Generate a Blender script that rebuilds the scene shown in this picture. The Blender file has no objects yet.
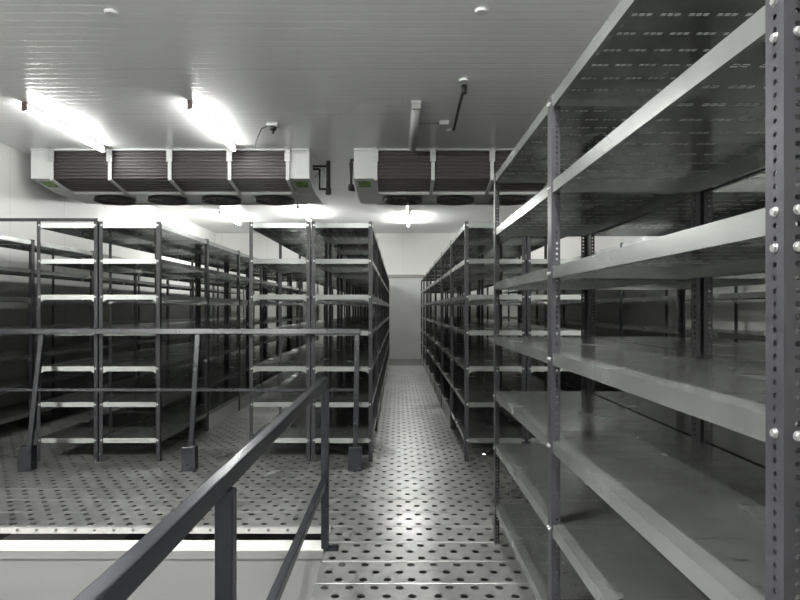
import bpy, bmesh, math, random
from mathutils import Vector, Matrix
random.seed(7)
sc = bpy.context.scene
C = sc.collection
PI = math.pi
H = 1.27                      # eye height above the mezzanine deck (deck top is z = 0)
CEIL = H + 1.93
WX0, WX1, WY0, WY1 = -4.62, 3.10, -6.0, 15.0
LOW = -2.6

# ------------------------------------------------------------------ materials
def new_mat(name):
    m = bpy.data.materials.new(name); m.use_nodes = True
    nt = m.node_tree; nt.nodes.clear()
    out = nt.nodes.new('ShaderNodeOutputMaterial')
    b = nt.nodes.new('ShaderNodeBsdfPrincipled')
    nt.links.new(b.outputs[0], out.inputs[0])
    return m, nt, b, out

class N:
    """tiny node maths helper"""
    def __init__(s, nt): s.nt = nt
    def m(s, op, *a):
        n = s.nt.nodes.new('ShaderNodeMath'); n.operation = op
        for i, v in enumerate(a):
            if isinstance(v, (int, float)): n.inputs[i].default_value = v
            else: s.nt.links.new(v, n.inputs[i])
        return n.outputs[0]
    def obj(s):
        t = s.nt.nodes.new('ShaderNodeTexCoord'); x = s.nt.nodes.new('ShaderNodeSeparateXYZ')
        s.nt.links.new(t.outputs['Object'], x.inputs[0])
        return t.outputs['Object'], x.outputs[0], x.outputs[1], x.outputs[2]
    def noise(s, vec, scale, detail=3.0, rough=0.55, stretch=None):
        n = s.nt.nodes.new('ShaderNodeTexNoise'); n.inputs['Scale'].default_value = scale
        n.inputs['Detail'].default_value = detail; n.inputs['Roughness'].default_value = rough
        if stretch:
            mp = s.nt.nodes.new('ShaderNodeMapping'); mp.inputs['Scale'].default_value = stretch
            s.nt.links.new(vec, mp.inputs[0]); vec = mp.outputs[0]
        s.nt.links.new(vec, n.inputs['Vector'])
        return n.outputs['Fac']
    def ramp(s, fac, stops):
        r = s.nt.nodes.new('ShaderNodeValToRGB'); e = r.color_ramp.elements
        while len(e) < len(stops): e.new(0.5)
        for el, (p, c) in zip(e, stops):
            el.position = p; el.color = (*c, 1) if len(c) == 3 else c
        s.nt.links.new(fac, r.inputs[0]); return r.outputs[0]
    def maprange(s, v, a, b, c, d):
        n = s.nt.nodes.new('ShaderNodeMapRange')
        n.inputs[1].default_value = a; n.inputs[2].default_value = b
        n.inputs[3].default_value = c; n.inputs[4].default_value = d
        s.nt.links.new(v, n.inputs[0]); return n.outputs[0]
    def bump(s, h, strength, dist, bsdf):
        b = s.nt.nodes.new('ShaderNodeBump'); b.inputs['Strength'].default_value = strength
        b.inputs['Distance'].default_value = dist
        s.nt.links.new(h, b.inputs['Height']); s.nt.links.new(b.outputs[0], bsdf.inputs['Normal'])
    def cutout(s, mask, bsdf, out):
        """mask = 1 where there is a hole"""
        t = s.nt.nodes.new('ShaderNodeBsdfTransparent'); mx = s.nt.nodes.new('ShaderNodeMixShader')
        s.nt.links.new(mask, mx.inputs[0]); s.nt.links.new(bsdf.outputs[0], mx.inputs[1])
        s.nt.links.new(t.outputs[0], mx.inputs[2]); s.nt.links.new(mx.outputs[0], out.inputs[0])

def plain(name, col, rough=0.5, metal=0.0, noise=0.0, nscale=8.0):
    m, nt, b, out = new_mat(name); n = N(nt)
    b.inputs['Roughness'].default_value = rough; b.inputs['Metallic'].default_value = metal
    if noise:
        v, x, y, z = n.obj()
        f = n.noise(v, nscale, 4)
        lo = tuple(c*(1-noise) for c in col); hi = tuple(min(1, c*(1+noise)) for c in col)
        nt.links.new(n.ramp(f, [(0.3, lo), (0.7, hi)]), b.inputs['Base Color'])
    else:
        b.inputs['Base Color'].default_value = (*col, 1)
    return m

def emissive(name, col, strength):
    m, nt, b, out = new_mat(name)
    b.inputs['Base Color'].default_value = (*col, 1)
    b.inputs['Emission Color'].default_value = (*col, 1); b.inputs['Emission Strength'].default_value = strength
    return m

def galv(name, base, lo=0.88, hi=1.1, rough=(0.28, 0.5), metal=0.85, slots=False):
    m, nt, b, out = new_mat(name); n = N(nt)
    v, x, y, z = n.obj()
    f1 = n.noise(v, 3.5, 3, 0.5)                         # wiped and dusty patches
    f3 = n.noise(v, 3.0, 3, 0.6, stretch=(1.0, 9.0, 1.0))  # long wipe marks
    f = n.m('ADD', n.m('MULTIPLY', f1, 0.6), n.m('MULTIPLY', f3, 0.4))
    nt.links.new(n.ramp(f, [(0.32, tuple(c*lo for c in base)), (0.68, tuple(c*hi for c in base))]), b.inputs['Base Color'])
    nt.links.new(n.maprange(f1, 0.3, 0.7, rough[0], rough[1]), b.inputs['Roughness'])
    b.inputs['Metallic'].default_value = metal
    n.bump(n.noise(v, 1.6, 2, 0.5), 0.25, 0.012, b)
    if slots:
        u = n.m('DIVIDE', n.m('ADD', x, 10.0), 0.0175)
        fu = n.m('FRACT', u)
        a = n.m('LESS_THAN', n.m('ABSOLUTE', n.m('SUBTRACT', fu, 0.5)), 0.33)
        g = n.m('LESS_THAN', n.m('MODULO', n.m('FLOOR', u), 4.0), 2.5)
        fy = n.m('SUBTRACT', n.m('FRACT', n.m('DIVIDE', n.m('ADD', y, 10.0), 0.1)), 0.5)
        r = n.m('LESS_THAN', n.m('ABSOLUTE', fy), 0.03)
        top = n.m('GREATER_THAN', z, -0.003)
        ex = n.m('LESS_THAN', n.m('ABSOLUTE', x), 0.215)
        mask = n.m('MULTIPLY', n.m('MULTIPLY', a, g), n.m('MULTIPLY', r, n.m('MULTIPLY', top, ex)))
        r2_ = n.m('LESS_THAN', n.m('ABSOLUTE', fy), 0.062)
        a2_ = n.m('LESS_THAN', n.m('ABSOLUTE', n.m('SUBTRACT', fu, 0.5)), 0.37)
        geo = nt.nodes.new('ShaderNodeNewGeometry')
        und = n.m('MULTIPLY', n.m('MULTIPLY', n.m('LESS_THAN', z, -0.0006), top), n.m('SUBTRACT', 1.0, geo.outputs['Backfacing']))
        rim_glint = n.m('MULTIPLY', n.m('MULTIPLY', a2_, g), n.m('MULTIPLY', r2_, n.m('MULTIPLY', und, ex)))
        d2 = nt.nodes.new('ShaderNodeBsdfDiffuse'); d2.inputs[0].default_value = (0.9, 0.9, 0.88, 1)  # near-white rims paint the light caught round the slots on the underside
        mr = nt.nodes.new('ShaderNodeMixShader'); nt.links.new(rim_glint, mr.inputs[0])
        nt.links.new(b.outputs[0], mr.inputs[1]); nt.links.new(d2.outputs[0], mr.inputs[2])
        n.cutout(mask, mr, out)
    return m

M = {}
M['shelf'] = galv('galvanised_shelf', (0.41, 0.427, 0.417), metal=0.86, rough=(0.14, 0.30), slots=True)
M['upright'] = plain('slate_paint', (0.018, 0.018, 0.022), 0.45, 0.2, 0.15, 12)
M['rail'] = plain('rail_paint', (0.013, 0.014, 0.018), 0.25, 0.25, 0.12, 10)
M['zinc'] = plain('bright_zinc', (0.62, 0.63, 0.62), 0.35, 0.7, 0.15, 20)
M['bolt'] = plain('bolt_zinc', (0.42, 0.42, 0.42), 0.3, 0.8)
M['white'] = plain('white_panel', (0.78, 0.78, 0.76), 0.35)
M['enamel'] = plain('white_enamel', (0.66, 0.67, 0.66), 0.4, 0)
M['coil'] = plain('coil_dark', (0.045, 0.038, 0.038), 0.55, 0.2)
M['slat'] = plain('coil_slat', (0.12, 0.108, 0.105), 0.4, 0.4)
M['black'] = plain('black_plastic', (0.02, 0.02, 0.02), 0.5)
M['fan'] = plain('fan_blade_grey', (0.10, 0.10, 0.105), 0.4, 0.3)
M['hose'] = plain('black_rubber', (0.02, 0.018, 0.018), 0.7)
M['grey'] = plain('grey_plastic', (0.36, 0.36, 0.35), 0.4)
M['diffuser_off'] = plain('unlit_diffuser', (0.55, 0.56, 0.55), 0.3)
M['cap'] = plain('lamp_end_cap', (0.16, 0.11, 0.11), 0.4)
M['tube'] = emissive('lit_tube', (1.0, 1.0, 0.97), 23.0)
M['tube_far'] = emissive('lit_tube_far', (1.0, 1.0, 0.97), 150.0)
M['fill_tube'] = emissive('added_fill_tube', (1.0, 1.0, 0.97), 460.0)  # unseen lamps behind the viewpoint, added to brighten the ceiling
M['tube_low'] = emissive('lit_tube_below', (1.0, 1.0, 0.97), 12.0)
M['fascia'] = plain('shaded_white_panel', (0.19, 0.19, 0.19), 0.4, 0, 0.03, 2)  # white panel front, its shade put into the grey colour
M['door'] = plain('door_steel', (0.48, 0.49, 0.48), 0.38, 0.1, 0.06, 1.5)
M['door_frame'] = plain('door_frame_grey', (0.22, 0.21, 0.20), 0.4, 0.3)
M['concrete'] = plain('concrete_floor', (0.12, 0.12, 0.12), 0.7, 0, 0.2, 2)
M['strip'] = plain('threshold_plate', (0.16, 0.155, 0.15), 0.5, 0.4, 0.2, 3)

# perforated upright material (holes down the middle of each flange)
m, nt, b, out = new_mat('slotted_angle'); n = N(nt)
v, x, y, z = n.obj()
b.inputs['Base Color'].default_value = (0.085, 0.085, 0.095, 1)
f = n.noise(v, 14, 4)
nt.links.new(n.ramp(f, [(0.3, (0.024, 0.024, 0.028)), (0.7, (0.034, 0.034, 0.038))]), b.inputs['Base Color'])
b.inputs['Roughness'].default_value = 0.36; b.inputs['Metallic'].default_value = 0.2
d = n.m('SUBTRACT', n.m('MAXIMUM', n.m('ABSOLUTE', x), n.m('ABSOLUTE', y)), 0.019)
hz = n.m('MULTIPLY', n.m('SUBTRACT', n.m('FRACT', n.m('DIVIDE', n.m('ADD', z, 1.0), 0.018)), 0.5), 0.018)
r2 = n.m('ADD', n.m('MULTIPLY', d, d), n.m('MULTIPLY', hz, hz))
n.cutout(n.m('LESS_THAN', r2, 0.0040**2), b, out)
M['slotted'] = m

# ceiling: white profiled sandwich panel, narrow ribs running across the room
m, nt, b, out = new_mat('ceiling_panel'); n = N(nt)
v, x, y, z = n.obj()
b.inputs['Roughness'].default_value = 0.26
fr = n.m('FRACT', n.m('DIVIDE', n.m('ADD', y, 20.0), 0.1))
rib = n.m('SMOOTH_MIN', n.m('MULTIPLY', n.m('ABSOLUTE', n.m('SUBTRACT', fr, 0.5)), 8.0), 1.0, 0.3)
fj = n.m('ABSOLUTE', n.m('SUBTRACT', n.m('FRACT', n.m('DIVIDE', n.m('ADD', y, 20.0), 1.1)), 0.5))
joint = n.m('LESS_THAN', fj, 0.004)
lown = n.noise(v, 1.3, 2)
n.bump(n.m('SUBTRACT', n.m('ADD', rib, n.m('MULTIPLY', lown, 1.0)), n.m('MULTIPLY', joint, 1.5)), 0.5, 0.0025, b)
mixc = n.ramp(joint, [(0.0, (0.88, 0.89, 0.88)), (1.0, (0.65, 0.65, 0.64))])
nt.links.new(mixc, b.inputs['Base Color'])
M['ceiling'] = m

# wall: white sandwich panel with vertical joints
def wall_mat(name, axis):
    m, nt, b, out = new_mat(name); n = N(nt)
    v, x, y, z = n.obj()
    c = x if axis == 'x' else y
    b.inputs['Roughness'].default_value = 0.38
    fj = n.m('ABSOLUTE', n.m('SUBTRACT', n.m('FRACT', n.m('DIVIDE', n.m('ADD', c, 20.0), 1.15)), 0.5))
    joint = n.m('LESS_THAN', fj, 0.003)
    nt.links.new(n.ramp(joint, [(0, (0.66, 0.66, 0.64)), (1, (0.45, 0.45, 0.44))]), b.inputs['Base Color'])
    n.bump(n.m('MULTIPLY', joint, -1.0), 0.4, 0.003, b)
    return m
M['wall_x'] = wall_mat('wall_panel_x', 'x'); M['wall_y'] = wall_mat('wall_panel_y', 'y')

# deck: perforated galvanised planks, three staggered rows of holes in each
PL = 0.24; PY0 = 3.45
m, nt, b, out = new_mat('perforated_deck'); n = N(nt)
v, x, y, z = n.obj()
f1 = n.noise(v, 1.6, 2, 0.5); f2 = n.noise(v, 30, 2); f3 = n.noise(v, 6, 2, 0.5)
f = n.m('ADD', n.m('MULTIPLY', f1, 0.5), n.m('ADD', n.m('MULTIPLY', f2, 0.12), n.m('MULTIPLY', f3, 0.38)))
nt.links.new(n.ramp(f, [(0.30, (0.28, 0.285, 0.28)), (0.70, (0.55, 0.555, 0.54))]), b.inputs['Base Color'])
nt.links.new(n.maprange(f1, 0.3, 0.7, 0.27, 0.40), b.inputs['Roughness'])
b.inputs['Metallic'].default_value = 0.75
n.bump(f1, 0.15, 0.008, b)
rv = n.m('DIVIDE', n.m('ADD', n.m('SUBTRACT', y, PY0), 24.0), PL/3)
row = n.m('FLOOR', rv)
par = n.m('MODULO', row, 2.0)
uu = n.m('ADD', n.m('DIVIDE', n.m('ADD', x, 20.0), 0.114), n.m('MULTIPLY', par, 0.5))
du = n.m('MULTIPLY', n.m('SUBTRACT', n.m('FRACT', uu), 0.5), 0.114)
dv = n.m('MULTIPLY', n.m('SUBTRACT', n.m('FRACT', rv), 0.5), PL/3)
r2 = n.m('ADD', n.m('MULTIPLY', du, du), n.m('MULTIPLY', dv, dv))
hole = n.m('MULTIPLY', n.m('LESS_THAN', r2, 0.0195**2), n.m('GREATER_THAN', z, -0.006))
n.cutout(hole, b, out)
M['deck'] = m
M['deck_edge'] = plain('deck_edge_zinc', (0.5, 0.5, 0.49), 0.35, 0.6, 0.12, 15)

# green rating sticker
m, nt, b, out = new_mat('green_sticker'); n = N(nt)
v, x, y, z = n.obj()
f = n.noise(v, 26, 1)
nt.links.new(n.ramp(f, [(0.42, (0.05, 0.12, 0.015)), (0.5, (0.22, 0.42, 0.05))]), b.inputs['Base Color'])
b.inputs['Roughness'].default_value = 0.35
M['green'] = m

# ------------------------------------------------------------------ mesh helpers
def box(bm, x0, x1, y0, y1, z0, z1):
    vs = [bm.verts.new(p) for p in ((x0,y0,z0),(x1,y0,z0),(x1,y1,z0),(x0,y1,z0),(x0,y0,z1),(x1,y0,z1),(x1,y1,z1),(x0,y1,z1))]
    for f in ((3,2,1,0),(4,5,6,7),(0,1,5,4),(1,2,6,5),(2,3,7,6),(3,0,4,7)):
        bm.faces.new([vs[i] for i in f])
    return vs
def prism_x(bm, prof, x0, x1):
    """profile of (y, z) points extruded along x"""
    a = [bm.verts.new((x0, p[0], p[1])) for p in prof]; b = [bm.verts.new((x1, p[0], p[1])) for p in prof]
    n = len(prof)
    bm.faces.new(a[::-1]); bm.faces.new(b)
    for i in range(n): bm.faces.new((a[i], a[(i+1) % n], b[(i+1) % n], b[i]))
def tube(bm, pts, r, seg=10, cap=True):
    pts = [Vector(p) for p in pts]; rings = []
    for i, p in enumerate(pts):
        if i == 0: t = pts[1]-p
        elif i == len(pts)-1: t = p-pts[-2]
        else: t = (pts[i+1]-p).normalized()+(p-pts[i-1]).normalized()
        t.normalize()
        up = Vector((0,0,1)) if abs(t.z) < 0.9 else Vector((0,1,0))
        a = t.cross(up).normalized(); bb = t.cross(a).normalized()
        rings.append([bm.verts.new(p + r*(math.cos(2*PI*k/seg)*a + math.sin(2*PI*k/seg)*bb)) for k in range(seg)])
    for i in range(len(rings)-1):
        for k in range(seg):
            f = bm.faces.new((rings[i][k], rings[i][(k+1) % seg], rings[i+1][(k+1) % seg], rings[i+1][k])); f.smooth = True
    if cap: bm.faces.new(rings[0][::-1]); bm.faces.new(rings[-1])
def cyl(bm, c, r, h, axis='z', seg=24, r2=None):
    r2 = r if r2 is None else r2
    ax = {'x': Vector((1,0,0)), 'y': Vector((0,1,0)), 'z': Vector((0,0,1))}[axis]
    a = Vector((0,1,0)) if axis == 'x' else Vector((1,0,0)); b = ax.cross(a)
    c = Vector(c)
    A = [bm.verts.new(c + r*(math.cos(2*PI*k/seg)*a+math.sin(2*PI*k/seg)*b)) for k in range(seg)]
    B = [bm.verts.new(c + ax*h + r2*(math.cos(2*PI*k/seg)*a+math.sin(2*PI*k/seg)*b)) for k in range(seg)]
    bm.faces.new(A[::-1]); bm.faces.new(B)
    for k in range(seg):
        f = bm.faces.new((A[k], A[(k+1) % seg], B[(k+1) % seg], B[k])); f.smooth = True
def ring(bm, c, R, r, seg=32, mseg=6):
    c = Vector(c); rings = []
    for i in range(seg):
        a = 2*PI*i/seg; d = Vector((math.cos(a), math.sin(a), 0))
        rings.append([bm.verts.new(c + d*(R+r*math.cos(2*PI*k/mseg)) + Vector((0,0,r*math.sin(2*PI*k/mseg)))) for k in range(mseg)])
    for i in range(seg):
        for k in range(mseg):
            f = bm.faces.new((rings[i][k], rings[(i+1)%seg][k], rings[(i+1)%seg][(k+1)%mseg], rings[i][(k+1)%mseg])); f.smooth = True

def mesh(name, bm, mat, bevel=0.0):
    bmesh.ops.recalc_face_normals(bm, faces=bm.faces)
    if bevel:
        es = [e for e in bm.edges if len(e.link_faces) == 2 and e.calc_face_angle(0) > 0.6]
        bmesh.ops.bevel(bm, geom=es, offset=bevel, segments=2, profile=0.5, affect='EDGES', clamp_overlap=True)
    me = bpy.data.meshes.new(name); bm.to_mesh(me); bm.free(); me.materials.append(M[mat]); return me
def link(name, me, parent=None, loc=(0,0,0), rot=(0,0,0), label=None):
    o = bpy.data.objects.new(name, me); C.objects.link(o)
    o.location = loc; o.rotation_euler = rot
    if parent: o.parent = parent
    if label: o['label'] = label
    return o
def obj(name, bm, mat, parent=None, loc=(0,0,0), rot=(0,0,0), bevel=0.0, label=None):
    return link(name, mesh(name, bm, mat, bevel), parent, loc, rot, label)
def tag(o, label, cat, group=None):
    o['label'] = label; o['category'] = cat
    if group: o['group'] = group
    return o
def thing(name, label, cat, loc=(0,0,0), group=None, rot=(0,0,0)):
    o = bpy.data.objects.new(name, None); C.objects.link(o); o.location = loc; o.rotation_euler = rot
    o.empty_display_size = 0.1
    return tag(o, label, cat, group)
def struct(name, bm, mat, bevel=0.0):
    o = obj(name, bm, mat, bevel=bevel); o['kind'] = 'structure'; return o
def B(*a):
    bm = bmesh.new(); box(bm, *a); return bm

# ------------------------------------------------------------------ room shell
T = 0.12
struct('wall_left', B(WX0-T, WX0, WY0-T, WY1+T, LOW, CEIL+T), 'wall_y')
struct('wall_right', B(WX1, WX1+T, WY0-T, WY1+T, LOW, CEIL+T), 'wall_y')
struct('wall_back', B(WX0, WX1, WY1, WY1+T, LOW, CEIL+T), 'wall_x')
struct('wall_front', B(WX0, WX1, WY0-T, WY0, LOW, CEIL+T), 'wall_x')
struct('ceiling', B(WX0, WX1, WY0, WY1, CEIL, CEIL+T), 'ceiling')
struct('trim_1', B(WX0, WX1, WY0, WY1, LOW-0.1, LOW), 'concrete')      # lower level slab

# perforated deck, one plank after another (side skirt bent down on each)
EDGE = -0.385
bm = bmesh.new()
def plank(bm, x0, x1, y0):
    g = 0.0015; y1 = y0+PL-g; y0 += g; t = 0.0025; c = 0.0014
    prof = [(y0, -0.045), (y0, -c), (y0+c, 0), (y1-c, 0), (y1, -c), (y1, -0.045), (y1-t, -0.045), (y1-t, -c-t), (y1-c-t, -t*1.6), (y0+c+t, -t*1.6), (y0+t, -c-t), (y0+t, -0.045)]
    a = [bm.verts.new((x0, p[0], p[1])) for p in prof]; b = [bm.verts.new((x1, p[0], p[1])) for p in prof]
    for i in range(len(prof)):
        j = (i+1) % len(prof); bm.faces.new((a[i], a[j], b[j], b[i]))
k = -39
while PY0 + k*PL < 13.1:
    y0 = PY0 + k*PL
    plank(bm, EDGE if y0 < PY0-0.01 else WX0+0.005, WX1-0.005, y0); k += 1
YEND = PY0 + k*PL
struct('floor', bm, 'deck')
struct('trim_2', B(WX0+0.005, WX1-0.005, YEND+0.003, WY1-0.002, -0.045, -0.004), 'strip')   # dark strip at the end wall
# zinc edge profile round the stair opening
bm = bmesh.new(); box(bm, WX0+0.005, EDGE-0.004, PY0-0.028, PY0-0.001, -0.032, 0.003)
struct('trim_3', bm, 'deck_edge')
bm = bmesh.new(); xx = WX0+0.06              # dark dots standing in for the notches along the edge profile
while xx < EDGE-0.1:
    cyl(bm, (xx, PY0-0.0285, -0.012), 0.009, -0.003, 'y', 10); xx += 0.112
struct('trim_12', bm, 'strip')
struct('trim_11', B(WX0+0.001, EDGE-0.03, PY0-0.178, PY0-0.05, -0.070, -0.062), 'white')
struct('trim_4', B(EDGE-0.003, EDGE+0.0005, WY0+0.02, PY0-0.03, -0.09, -0.046), 'deck_edge')
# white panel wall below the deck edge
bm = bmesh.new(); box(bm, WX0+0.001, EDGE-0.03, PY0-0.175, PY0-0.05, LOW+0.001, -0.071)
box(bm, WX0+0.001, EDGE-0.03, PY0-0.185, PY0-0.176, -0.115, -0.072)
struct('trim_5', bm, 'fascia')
# deck beams
bm = bmesh.new()
for xb in (-3.9, -2.6, -1.3, 0.6, 1.9): box(bm, xb-0.04, xb+0.04, PY0+0.02, WY1-0.01, -0.22, -0.048)
for xb in (-0.2, 0.6, 1.9): box(bm, xb-0.03, xb+0.03, WY0+0.02, PY0-0.2, -0.22, -0.048)
struct('trim_6', bm, 'strip')

# end door: grey steel leaf, header above
door = struct('door_1', B(-0.34, 0.72, WY1-0.05, WY1-0.004, -0.003, 2.055), 'door', 0.004)
bm = bmesh.new()
box(bm, -0.42, 0.80, WY1-0.08, WY1-0.002, 2.06, 2.14)
box(bm, -0.42, -0.35, WY1-0.08, WY1-0.002, -0.003, 2.06); box(bm, 0.73, 0.80, WY1-0.08, WY1-0.002, -0.003, 2.06)
struct('trim_7', bm, 'door_frame')
# white strips added in place of the bright light showing under the racks
def bright_strip(nme, x, y0, y1): struct(nme, B(x-0.006, x+0.006, y0, y1, 0.001, 0.155), 'white')
bright_strip('trim_8', -1.990, 6.15, 14.4)
bright_strip('trim_9', 0.568, 6.4, 14.2)
bright_strip('trim_10', -0.225, 6.15, 14.4)

# ------------------------------------------------------------------ racks
LEVELS = [1.985 - 0.298*k for k in range(7)]
NEAR_LEVELS = [1.994, 1.704, 1.414, 1.121, 0.824, 0.54, 0.215]
RD = 0.505                    # depth of one run
def angle_bm(sx, sy, a=0.04, w=0.03, h=1.998):
    bm = bmesh.new(); t = 0.0025
    pts = [(0,0),(w*sx,0),(w*sx,t*sy),(t*sx,t*sy),(t*sx,a*sy),(0,a*sy)]
    lo = [bm.verts.new((p[0],p[1],0)) for p in pts]; hi = [bm.verts.new((p[0],p[1],h)) for p in pts]
    bm.faces.new(lo); bm.faces.new(hi)
    for i in range(6): bm.faces.new((lo[i], lo[(i+1)%6], hi[(i+1)%6], hi[i]))
    return bm
def shelf_bm(L, D, gusset):
    bm = bmesh.new(); t = 0.0012; x, y = D/2, L/2; h = 0.04
    box(bm, -x, x, -y, y, -t, 0)
    box(bm, -x, x, -y, -y+t, -h, -t); box(bm, -x, x, y-t, y, -h, -t)
    box(bm, -x, -x+t, -y+t, y-t, -h, -t); box(bm, x-t, x, -y+t, y-t, -h, -t)
    box(bm, -x+t, x-t, -y+t, -y+0.014, -h, -h+t); box(bm, -x+t, x-t, y-0.014, y-t, -h, -h+t)
    box(bm, -x+t, -x+0.014, -y+0.014, y-0.014, -h, -h+t); box(bm, x-0.014, x-t, -y+0.014, y-0.014, -h, -h+t)
    if gusset:                # small triangular stiffeners below the corners
        for sx in (-1, 1):
            for yy in (-y+0.0002, y-0.0002-0.0016):
                p = [(sx*(x-0.001), -h), (sx*(x-0.001), -h-0.035), (sx*(x-0.06), -h)]
                a = [bm.verts.new((q[0], yy, q[1])) for q in p]; b = [bm.verts.new((q[0], yy+0.0016, q[1])) for q in p]
                bm.faces.new(a); bm.faces.new(b)
                for i in range(3): bm.faces.new((a[i], a[(i+1)%3], b[(i+1)%3], b[i]))
    return bm
def bolt_bm(axis, r=0.0065):
    bm = bmesh.new(); cyl(bm, (0,0,0), r, -0.005, axis, 6); cyl(bm, (0,0,0), r*1.35, -0.0012, axis, 12)
    return bm
bolt_x = mesh('bolt', bolt_bm('x'), 'bolt'); bolt_y = mesh('bolt', bolt_bm('y'), 'bolt')
bolt_x_big = mesh('bolt', bolt_bm('x', 0.0052), 'bolt'); bolt_y_big = mesh('bolt', bolt_bm('y', 0.0052), 'bolt')
def rack(label, x0, y0, bay, nb, mat='upright', group=None, bolts=None, levels=None):
    """one run of bays, x0..x0+RD, starting at y0; parts: uprights, shelves, bolts"""
    LV = levels or LEVELS
    root = thing('shelving_rack', label, 'shelving rack', (x0+RD/2, y0, 0), group)
    ms = {}
    for sx in (1, -1):
        ms[sx, 'f'] = mesh('upright', angle_bm(sx, 1), mat)
        ms[sx, 'm'] = mesh('upright', angle_bm(sx, 1, 0.05), mat)
        ms[sx, 'b'] = mesh('upright', angle_bm(sx, -1), mat)
    L = bay-0.006
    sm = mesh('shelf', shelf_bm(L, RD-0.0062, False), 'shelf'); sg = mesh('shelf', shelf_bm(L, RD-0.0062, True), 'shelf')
    for i in range(nb+1):
        key = 'f' if i == 0 else ('b' if i == nb else 'm')
        for sx in (1, -1):
            link('upright', ms[sx, key], root, (-sx*RD/2, i*bay, 0))
    for i in range(nb):
        for j, z in enumerate(LV):
            link('shelf', sg if (j in (2, 4) and mat == 'upright') else sm, root, (0, i*bay + bay/2 + 0.0002, z+random.uniform(-.001, .001)))
    if bolts == 'front':      # bolts on the end facing the camera, and on the aisle flange
        for z in LV:
            for sx in (1, -1):
                link('bolt', bolt_y, root, (-sx*(RD/2-0.02), -0.0002, z-0.018))
    if bolts == 'near':
        for i in range(nb+1):
            for z in LV:
                ys = (0.018,) if i == 0 else ((-0.018,) if i == nb else (0.018, 0.038))
                for yy in ys:
                    for dz in ((-0.010, -0.060) if (i == 0 and z > 1.2) else (-0.022,)):
                        link('bolt', bolt_x_big, root, (-RD/2-0.0002, i*bay+yy, z+dz))
        for z in LV:
            for dz in ((-0.010, -0.060) if z > 1.2 else (-0.022,)):
                link('bolt', bolt_y_big, root, (-RD/2+0.019, -0.0002, z+dz))
    return root
G = 0.012
D0 = 4.90
XC = 0.556; XN = 0.52; XA = -3.0; XB = -1.235
rack('near grey steel rack with slotted uprights lining the right side of the walkway', XN, 0.795, 1.205, 2, 'slotted', bolts='near', levels=NEAR_LEVELS)
rack('grey steel rack standing back to back behind the nearest right-hand rack', XN+RD+G, 0.795, 1.205, 2, 'slotted', levels=NEAR_LEVELS)
rack('long receding rack on the right side of the central aisle, facing the aisle', XC, D0, 1.345, 7, bolts='front')
rack('long receding rack behind the right aisle rack, seen through the near rack', XC+RD+G, D0, 1.345, 7, bolts='front')
rack('rack on the left side of the central aisle, right half of the middle double block', XB+RD+G, D0, 1.22, 8, bolts='front')
rack('left half of the middle double block of racks, under the gap between ceiling coolers', XB, D0, 1.22, 8, bolts='front')
rack('right half of the left double block of racks, beneath the left ceiling cooler', XA+RD+G, D0, 1.22, 8, bolts='front')
ra = rack('left half of the left double block of racks, end of it facing the barrier', XA, D0, 1.22, 8, bolts='front')
bm = bmesh.new(); xo = XA+RD/2               # angle bar tying the block to the wall rack along its top
box(bm, -4.615-xo, XA+RD-xo, -0.0060, -0.0005, 2.000, 2.024); box(bm, -4.615-xo, XA+RD-xo, -0.0005, 0.0250, 2.000, 2.0025)
tag(obj('tie_bar', bm, 'upright', loc=(xo, D0-0.0005, 0)), 'thin dark angle bar along the top of the left racks, reaching to the left wall', 'tie bar')
rack('long grey rack against the left wall, at far left edge of the photo', -3.83-RD, 3.73, 1.22, 9)
rack('long grey rack against the right wall, glimpsed through the near right racks', 2.45, 2.47, 1.33, 9)

# ------------------------------------------------------------------ handrail beside the walkway
hr = thing('handrail', 'dark slate steel handrail running from the lower left corner along the opening beside the walkway', 'handrail', (-0.385, 3.12, 0))
def L_(x, y, z): return (x+0.385, y-3.12, z)
bm = B(-0.020, 0.012, -3.75, 0.02, 0.868, 0.910); obj('top_rail', bm, 'rail', hr, bevel=0.004)
bm = B(-0.018, 0.012, -3.75, -0.022, 0.345, 0.385); obj('middle_rail', bm, 'rail', hr, bevel=0.004)
for y in (0.0, -1.80, -3.6):
    obj('post', B(-0.020, 0.020, y-0.02, y+0.018, (0.008 if y == 0 else -0.30), 0.867), 'rail', hr, bevel=0.003)
bm = bmesh.new(); box(bm, 0.0, 0.07, -0.03, 0.03, 0.0005, 0.0075)
obj('foot_plate', bm, 'rail', hr, bevel=0.001)
bm = bmesh.new()
for y in (-1.80, -3.6): box(bm, -0.035, -0.001, y-0.045, y+0.045, -0.29, -0.05)
obj('side_bracket', bm, 'rail', hr)

# ------------------------------------------------------------------ leaning barrier before the racks
lean = math.atan2(0.20, 1.09)
bar = thing('barrier', 'low slate steel barrier with square feet, leaning against the fronts of the left racks', 'barrier', (-0.335, 4.645, 0.0))
PX = (0.0, -1.305, -2.585)
LEN = 1.125
def lean_pt(z): return (0, math.sin(lean)*z, math.cos(lean)*z)
fr = bpy.data.objects.new('tmp', None)
def leaned(bm):
    bmesh.ops.rotate(bm, verts=bm.verts, cent=(0, 0, 0.0), matrix=Matrix.Rotation(-lean, 3, 'X')); return bm
obj('top_rail', leaned(B(-3.30, 0.022, -0.02, 0.02, LEN-0.045, LEN)), 'rail', bar, bevel=0.003)
obj('middle_rail', leaned(B(-3.30, -0.021, -0.012, 0.012, 0.615, 0.640)), 'rail', bar, bevel=0.002)
for px in PX:
    obj('post', leaned(B(px-0.02, px+0.02, -0.015, 0.015, 0.02, LEN-0.046)), 'rail', bar, bevel=0.003)
    obj('foot', B(px-0.052, px+0.052, -0.035, 0.045, 0.001, 0.190), 'rail', bar, bevel=0.003)
bpy.data.objects.remove(fr)

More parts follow.
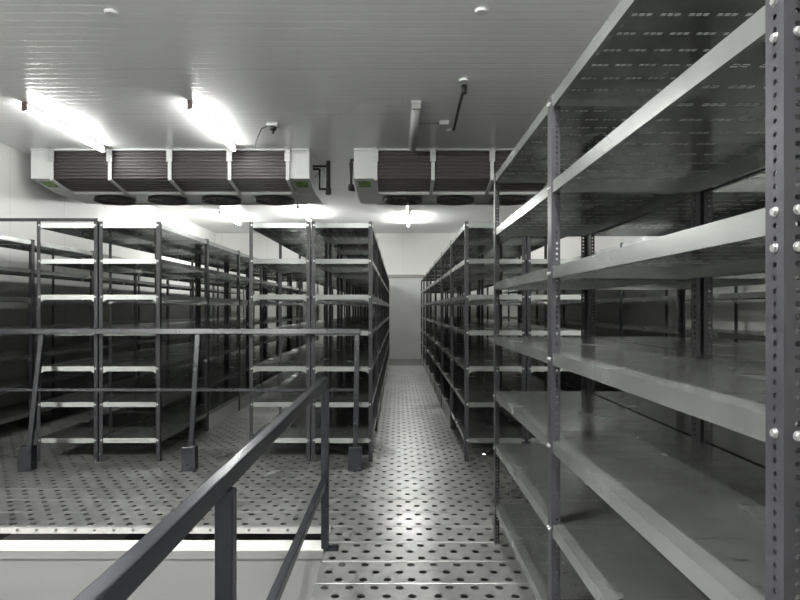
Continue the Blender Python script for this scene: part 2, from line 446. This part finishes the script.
# ------------------------------------------------------------------ ceiling lamps
def lamp_tree(lit, label, loc, group, tm='tube'):
    r = thing('ceiling_lamp', label, 'ceiling lamp', loc, group)
    if lit:                       # bare tube on a slim batten
        obj('housing', B(-0.018, 0.018, 0, 1.5, -0.028, 0), 'enamel', r, bevel=0.004)
        bm = bmesh.new(); tube(bm, [(0, 0.035, -0.068), (0, 1.465, -0.068)], 0.019, 14); obj('tube', bm, tm, r)
        for y in (0.0, 1.466):
            bm = bmesh.new(); box(bm, -0.024, 0.024, y, y+0.026, -0.088, -0.001)
            obj('end_cap', bm, 'cap', r, bevel=0.006)
        return r
    obj('housing', B(-0.045, 0.045, 0, 1.5, -0.03, 0), 'enamel' if lit else 'grey', r, bevel=0.004)
    bm = bmesh.new(); R = 0.036 if lit else 0.04; seg = 10
    prof = [(-R, -0.031)] + [(-R*math.cos(PI*i/seg), -0.031-0.045*math.sin(PI*i/seg)) for i in range(1, seg)] + [(R, -0.031)]
    a = [bm.verts.new((p[0], 0.04, p[1])) for p in prof]; b = [bm.verts.new((p[0], 1.46, p[1])) for p in prof]
    bm.faces.new(a); bm.faces.new(b)
    for i in range(len(prof)):
        f = bm.faces.new((a[i], a[(i+1)%len(prof)], b[(i+1)%len(prof)], b[i])); f.smooth = i < len(prof)-1
    obj('diffuser', bm, 'tube' if lit else 'diffuser_off', r)
    for y in (0.0, 1.462):
        bm = bmesh.new(); box(bm, -0.042, 0.042, y, y+0.038, -0.078, -0.031)
        obj('end_cap', bm, 'cap' if lit else 'grey', r, bevel=0.006)
    return r
F1 = 'lit ceiling lamps'
ZC = CEIL-0.001
lamp_tree(True, 'lit fluorescent ceiling lamp at far left, above the left end of the left cooler', (-3.47, 5.47, ZC), F1)
lamp_tree(True, 'lit fluorescent ceiling lamp near the middle of the left cooler', (-1.92, 5.43, ZC), F1)
lamp_tree(False, 'unlit grey fluorescent ceiling lamp before the right cooler', (0.17, 5.45, ZC), None)
lamp_tree(True, 'lit ceiling lamp beyond the left cooler, further left one', (-3.48, 11.5, ZC), F1, 'tube_far')
lamp_tree(True, 'lit ceiling lamp beyond the left cooler, above the middle racks', (-1.86, 10.95, ZC), F1, 'tube_far')
lamp_tree(True, 'lit ceiling lamp above the far end of the central aisle', (0.23, 11.7, ZC), F1, 'tube_far')
lamp_tree(True, 'added unseen ceiling lamp behind the viewpoint, left one over the stair opening', (-3.47, -0.35, ZC), F1, 'fill_tube')
lamp_tree(True, 'added unseen ceiling lamp behind the viewpoint, middle one beside the walkway', (-1.92, -0.35, ZC), F1, 'fill_tube')
lamp_tree(True, 'added unseen ceiling lamp behind the viewpoint, right one over the walkway', (0.17, -0.35, ZC), F1, 'fill_tube')

# ------------------------------------------------------------------ ceiling coolers
def cooler(label, x0, x1, left_pipe):
    W = x1-x0; y0 = 7.10; yc = y0+0.875
    r = thing('ceiling_cooler', label, 'ceiling cooler', ((x0+x1)/2, yc, CEIL-0.001))
    hw = W/2
    zt, zm, zb = -0.005, -0.36, -0.435          # top, bottom of the vertical coil face, underside
    def prof(d=0.0):                             # full section, shrunk by d
        yy = [-0.875+d, -0.875+d, -0.375, 0.375, 0.875-d, 0.875-d]
        zz = [zt-0.02, zm+d*0.3, zb+d, zb+d, zm+d*0.3, zt-0.02]
        return list(zip(yy, zz))
    ew = 0.24
    for s in (-1, 1):
        a, b = (-hw, -hw+ew) if s < 0 else (hw-ew, hw)
        bm = bmesh.new(); prism_x(bm, prof(), a, b)
        e = obj('end_box', bm, 'enamel', r, bevel=0.004)
        # sticker on the sloping underside, facing down and out
        sl = math.atan2(zb-zm, 0.5)
        bm = B(-0.075, 0.075, -0.10, 0.10, -0.0015, 0.0)
        yst = -0.875+0.19
        obj('sticker', bm, 'green', e, ((a+b)/2, yst, zm+(zb-zm)*0.19/0.5-0.0005), (sl, 0, 0), label='green printed sticker')
        for q in range(3):
            bm = bmesh.new(); cyl(bm, (0,0,0), 0.012, 0.008*s, 'x', 10)
            obj('screw', bm, 'black', e, (s*hw, -0.60+q*0.22, -0.14-0.08*(q % 2)))
    obj('top_plate', B(-hw, hw, -0.89, 0.89, -0.024, 0.0), 'enamel', r, bevel=0.003)
    for s in (-1, 1):
        bm = bmesh.new(); d = 0.03
        pr = [(s*(-0.845), zt-0.022), (s*(-0.845), zm), (s*(-0.38), zb+0.02), (s*(-0.38), zt-0.022)]
        prism_x(bm, pr, -hw+ew+0.001, hw-ew-0.001)
        obj('coil', bm, 'coil', r)
        bm = bmesh.new()                          # pale tube rows across the coil face
        for q in range(8):
            zz = -0.055-0.041*q
            prism_x(bm, [(s*-0.846, zz), (s*-0.860, zz-0.002), (s*-0.860, zz-0.009), (s*-0.846, zz-0.011)], -hw+ew+0.002, hw-ew-0.002)
        for q in range(5):                        # and along its sloping lower part
            t0 = 0.08+0.19*q; t1 = t0+0.04; dd = -0.006
            f_ = lambda t, e: (s*(-0.845+0.465*t), zm+(zb+0.02-zm)*t+e)
            prism_x(bm, [f_(t0, -0.001), f_(t1, -0.001), f_(t1, dd), f_(t0, dd)], -hw+ew+0.002, hw-ew-0.002)
        obj('coil_tubes', bm, 'slat', r)
    obj('fan_panel', B(-hw+ew+0.001, hw-ew-0.001, -0.378, 0.378, zb-0.004, zb+0.018), 'enamel', r, bevel=0.002)
    for s in (-1, 1):
        bm = bmesh.new(); box(bm, -hw+ew, hw-ew, s*0.378-0.012, s*0.378+0.012, zb-0.022, zb-0.004)
        obj('drip_edge', bm, 'enamel', r, bevel=0.003)
    sp = (W-2*ew)/4
    for i in range(4):
        fx = -hw+ew+sp*(i+0.5)
        bm = bmesh.new(); R = 0.255; seg = 40
        A = []; 
        for (rr, z) in ((R, -0.004), (R+0.006, -0.050), (R-0.012, -0.050), (R-0.02, -0.004)):
            A.append([bm.verts.new((rr*math.cos(2*PI*k/seg), rr*math.sin(2*PI*k/seg), z)) for k in range(seg)])
        for p in range(3):
            for k in range(seg):
                f = bm.faces.new((A[p][k], A[p][(k+1)%seg], A[p+1][(k+1)%seg], A[p+1][k])); f.smooth = True
        bm.faces.new(A[3])
        fan = obj('fan', bm, 'black', r, (fx, 0, zb))
        bm = bmesh.new(); cyl(bm, (0,0,-0.036), 0.07, 0.03, 'z', 20)
        for q in range(5):
            a0 = 2*PI*q/5+i
            p = [(0.06, a0, -0.012), (0.22, a0-0.15, -0.010), (0.22, a0+0.45, -0.030), (0.06, a0+0.5, -0.030)]
            vs = [bm.verts.new((rr*math.cos(t), rr*math.sin(t), z)) for rr, t, z in p]
            v2 = [bm.verts.new(v.co+Vector((0,0,0.003))) for v in vs]
            bm.faces.new(vs); bm.faces.new(v2[::-1])
            for k in range(4): bm.faces.new((vs[k], vs[(k+1)%4], v2[(k+1)%4], v2[k]))
        obj('fan_blades', bm, 'fan', fan)
        bm = bmesh.new()
        for rr in (0.06, 0.10, 0.14, 0.18, 0.22): ring(bm, (0,0,-0.056), rr, 0.0022, 32, 5)
        for q in range(6):
            t = PI*q/6; tube(bm, [(-0.25*math.cos(t), -0.25*math.sin(t), -0.052), (0.25*math.cos(t), 0.25*math.sin(t), -0.052)], 0.0025, 5)
        obj('fan_guard', bm, 'slat', fan)
    for i in range(5):
        sx = -hw+ew+sp*i
        sx += 0.02 if i == 0 else (-0.02 if i == 4 else 0)
        bm = bmesh.new()                          # strap: down the face and back under the slope
        y1 = -0.893
        pr = [(y1, -0.10), (y1, zm-0.02), (-0.40, zb-0.030), (-0.40, zb-0.024), (y1+0.008, zm-0.006), (y1+0.008, -0.10)]
        prism_x(bm, pr, sx-0.022, sx+0.022)
        obj('strap', bm, 'enamel', r, bevel=0.001)
        bm = bmesh.new(); box(bm, sx-0.034, sx+0.034, -0.905, -0.8935, -0.16, -0.003)
        box(bm, sx-0.034, sx+0.034, -0.960, -0.905, -0.008, -0.002)
        cyl(bm, (sx, -0.935, -0.008), 0.010, -0.012, 'z', 8)
        h = obj('hanger_bracket', bm, 'zinc', r)
    # refrigerant pipes at the inner end
    s = -1 if left_pipe else 1
    e = s*hw
    bm = bmesh.new()
    if left_pipe:
        tube(bm, [(e+s*0.002, -0.72, -0.10), (e+s*0.045, -0.72, -0.10), (e+s*0.045, -0.72, -0.14), (e+s*0.045, -0.72, -0.46), (e+s*0.002, -0.72, -0.46)], 0.026, 12)
        tube(bm, [(e+s*0.045, -0.72, -0.40), (e+s*0.045, -0.72, -0.47)], 0.036, 12)
    else:
        tube(bm, [(e+s*0.002, -0.60, -0.145), (e+s*0.215, -0.60, -0.145)], 0.014, 8)
        tube(bm, [(e+s*0.195, -0.60, -0.08), (e+s*0.195, -0.60, -0.45)], 0.026, 12)
        tube(bm, [(e+s*0.085, -0.60, -0.18), (e+s*0.085, -0.60, -0.43), (e+s*0.195, -0.60, -0.43)], 0.016, 10)
        tube(bm, [(e+s*0.003, -0.60, -0.18), (e+s*0.085, -0.60, -0.18)], 0.014, 8)
        tube(bm, [(e+s*0.195, -0.60, -0.42), (e+s*0.195, -0.60, -0.50)], 0.034, 12)
    obj('insulated_pipe', bm, 'hose', r, label='black insulated refrigerant pipes')
    return r
cooler('large white ceiling cooler with four fans, on the left above the left racks', -4.42, -1.065, False)
cooler('white ceiling cooler on the right, partly hidden behind the near right rack', -0.53, 2.79, True)

# ------------------------------------------------------------------ small ceiling fittings
bm = bmesh.new(); tube(bm, [(0.57, 5.08, CEIL-0.03), (0.572, 5.5, CEIL-0.032), (0.585, 6.0, CEIL-0.03), (0.59, 6.26, CEIL-0.03)], 0.014, 8)
cd = thing('hose_run', 'thin black hose fixed along the ceiling beside the junction box', 'hose', (0.58, 5.67, CEIL))
o = obj('hose', bm, 'hose', cd); o.location = (-0.58, -5.67, -CEIL)
bm = bmesh.new(); cyl(bm, (0.57, 5.09, CEIL-0.001), 0.024, -0.07, 'z', 12); o = obj('plug', bm, 'hose', cd); o.location = (-0.58, -5.67, -CEIL)
def disc(label, x, y, r=0.045):
    bm = bmesh.new(); cyl(bm, (0,0,0), r, -0.018, 'z', 24, r*0.8)
    tag(obj('round_vent', bm, 'enamel', loc=(x, y, CEIL-0.001)), label, 'ceiling vent', 'round white ceiling vents')
disc('round white vent on the ceiling at top right of centre, nearest the near rack', 0.54, 3.81)
disc('round white vent on the ceiling at the front end of the black hose', 0.555, 4.96)
disc('round white vent on the ceiling at the far end of the black hose', 0.555, 6.35, 0.04)
disc('round white vent on the ceiling at upper left', -1.86, 3.83)
jb = thing('junction_box', 'small white junction box on the ceiling wired to the unlit lamp', 'junction box', (0.47, 6.1, CEIL-0.001))
obj('box', B(-0.05, 0.05, -0.08, 0.08, -0.045, 0), 'enamel', jb, bevel=0.004)
bm = bmesh.new(); tube(bm, [(-0.051, -0.02, -0.02), (-0.12, -0.03, -0.022), (-0.2, 0.0, -0.018), (-0.253, -0.01, -0.016)], 0.007, 8)
obj('cable', bm, 'grey', jb)
sk = thing('sensor', 'small dark sensor puck on a white ceiling rose, cable trailing to the left cooler', 'sensor', (-1.305, 6.16, CEIL-0.001))
bm = bmesh.new(); box(bm, -0.06, 0.06, -0.06, 0.06, -0.03, 0); obj('ceiling_rose', bm, 'enamel', sk, bevel=0.01)
bm = bmesh.new(); cyl(bm, (0,0,-0.031), 0.035, -0.03, 'z', 20); cyl(bm, (0,0,-0.061), 0.014, -0.035, 'z', 12); obj('sensor_head', bm, 'black', sk)
bm = bmesh.new(); tube(bm, [(-0.061, 0, -0.02), (-0.13, 0.05, -0.03), (-0.2, 0.2, -0.06), (-0.3, 0.5, -0.05), (-0.38, 0.83, -0.02)], 0.006, 8); obj('cable', bm, 'hose', sk)

# ------------------------------------------------------------------ lamps of the lower level, glimpsed through the holes
for i, (x, y, l) in enumerate(((-3.05, 5.0, 'on the left'), (0.95, 6.4, 'under the right aisle rack'), (-1.3, 5.2, 'under the middle racks'))):
    r = thing('lower_level_lamp', 'lit lamp under the deck '+l+', showing only as sparkles', 'lower lamp', (x, y, -0.26), 'lamps under the deck')
    obj('housing', B(-0.05, 0.05, 0, 1.5, -0.03, 0), 'enamel', r)
    bm = bmesh.new(); tube(bm, [(0, 0.03, -0.055), (0, 1.47, -0.055)], 0.018, 10); obj('lamp_tube', bm, 'tube_low', r)

# ------------------------------------------------------------------ world, camera, view
w = bpy.data.worlds.new('world'); sc.world = w; w.use_nodes = True
w.node_tree.nodes['Background'].inputs[0].default_value = (0.02, 0.02, 0.02, 1)
cam = bpy.data.cameras.new('camera'); co = bpy.data.objects.new('camera', cam); C.objects.link(co)
co.location = (0, 0, H); co.rotation_euler = (PI/2, 0, 0)
cam.sensor_fit = 'HORIZONTAL'; cam.sensor_width = 36; cam.lens = 590/800*36
cam.shift_x = 2/800; cam.shift_y = 9/800; cam.clip_start = 0.02
sc.camera = co
sc.view_settings.view_transform = 'Standard'; sc.view_settings.look = 'None'
sc.view_settings.gamma = 1; sc.view_settings.use_curve_mapping = False
sc.view_settings.exposure = 1.0
sc.cycles.max_bounces = 8; sc.cycles.transparent_max_bounces = 16
sc.cycles.caustics_reflective = False; sc.cycles.caustics_refractive = False
sc.cycles.sample_clamp_indirect = 6
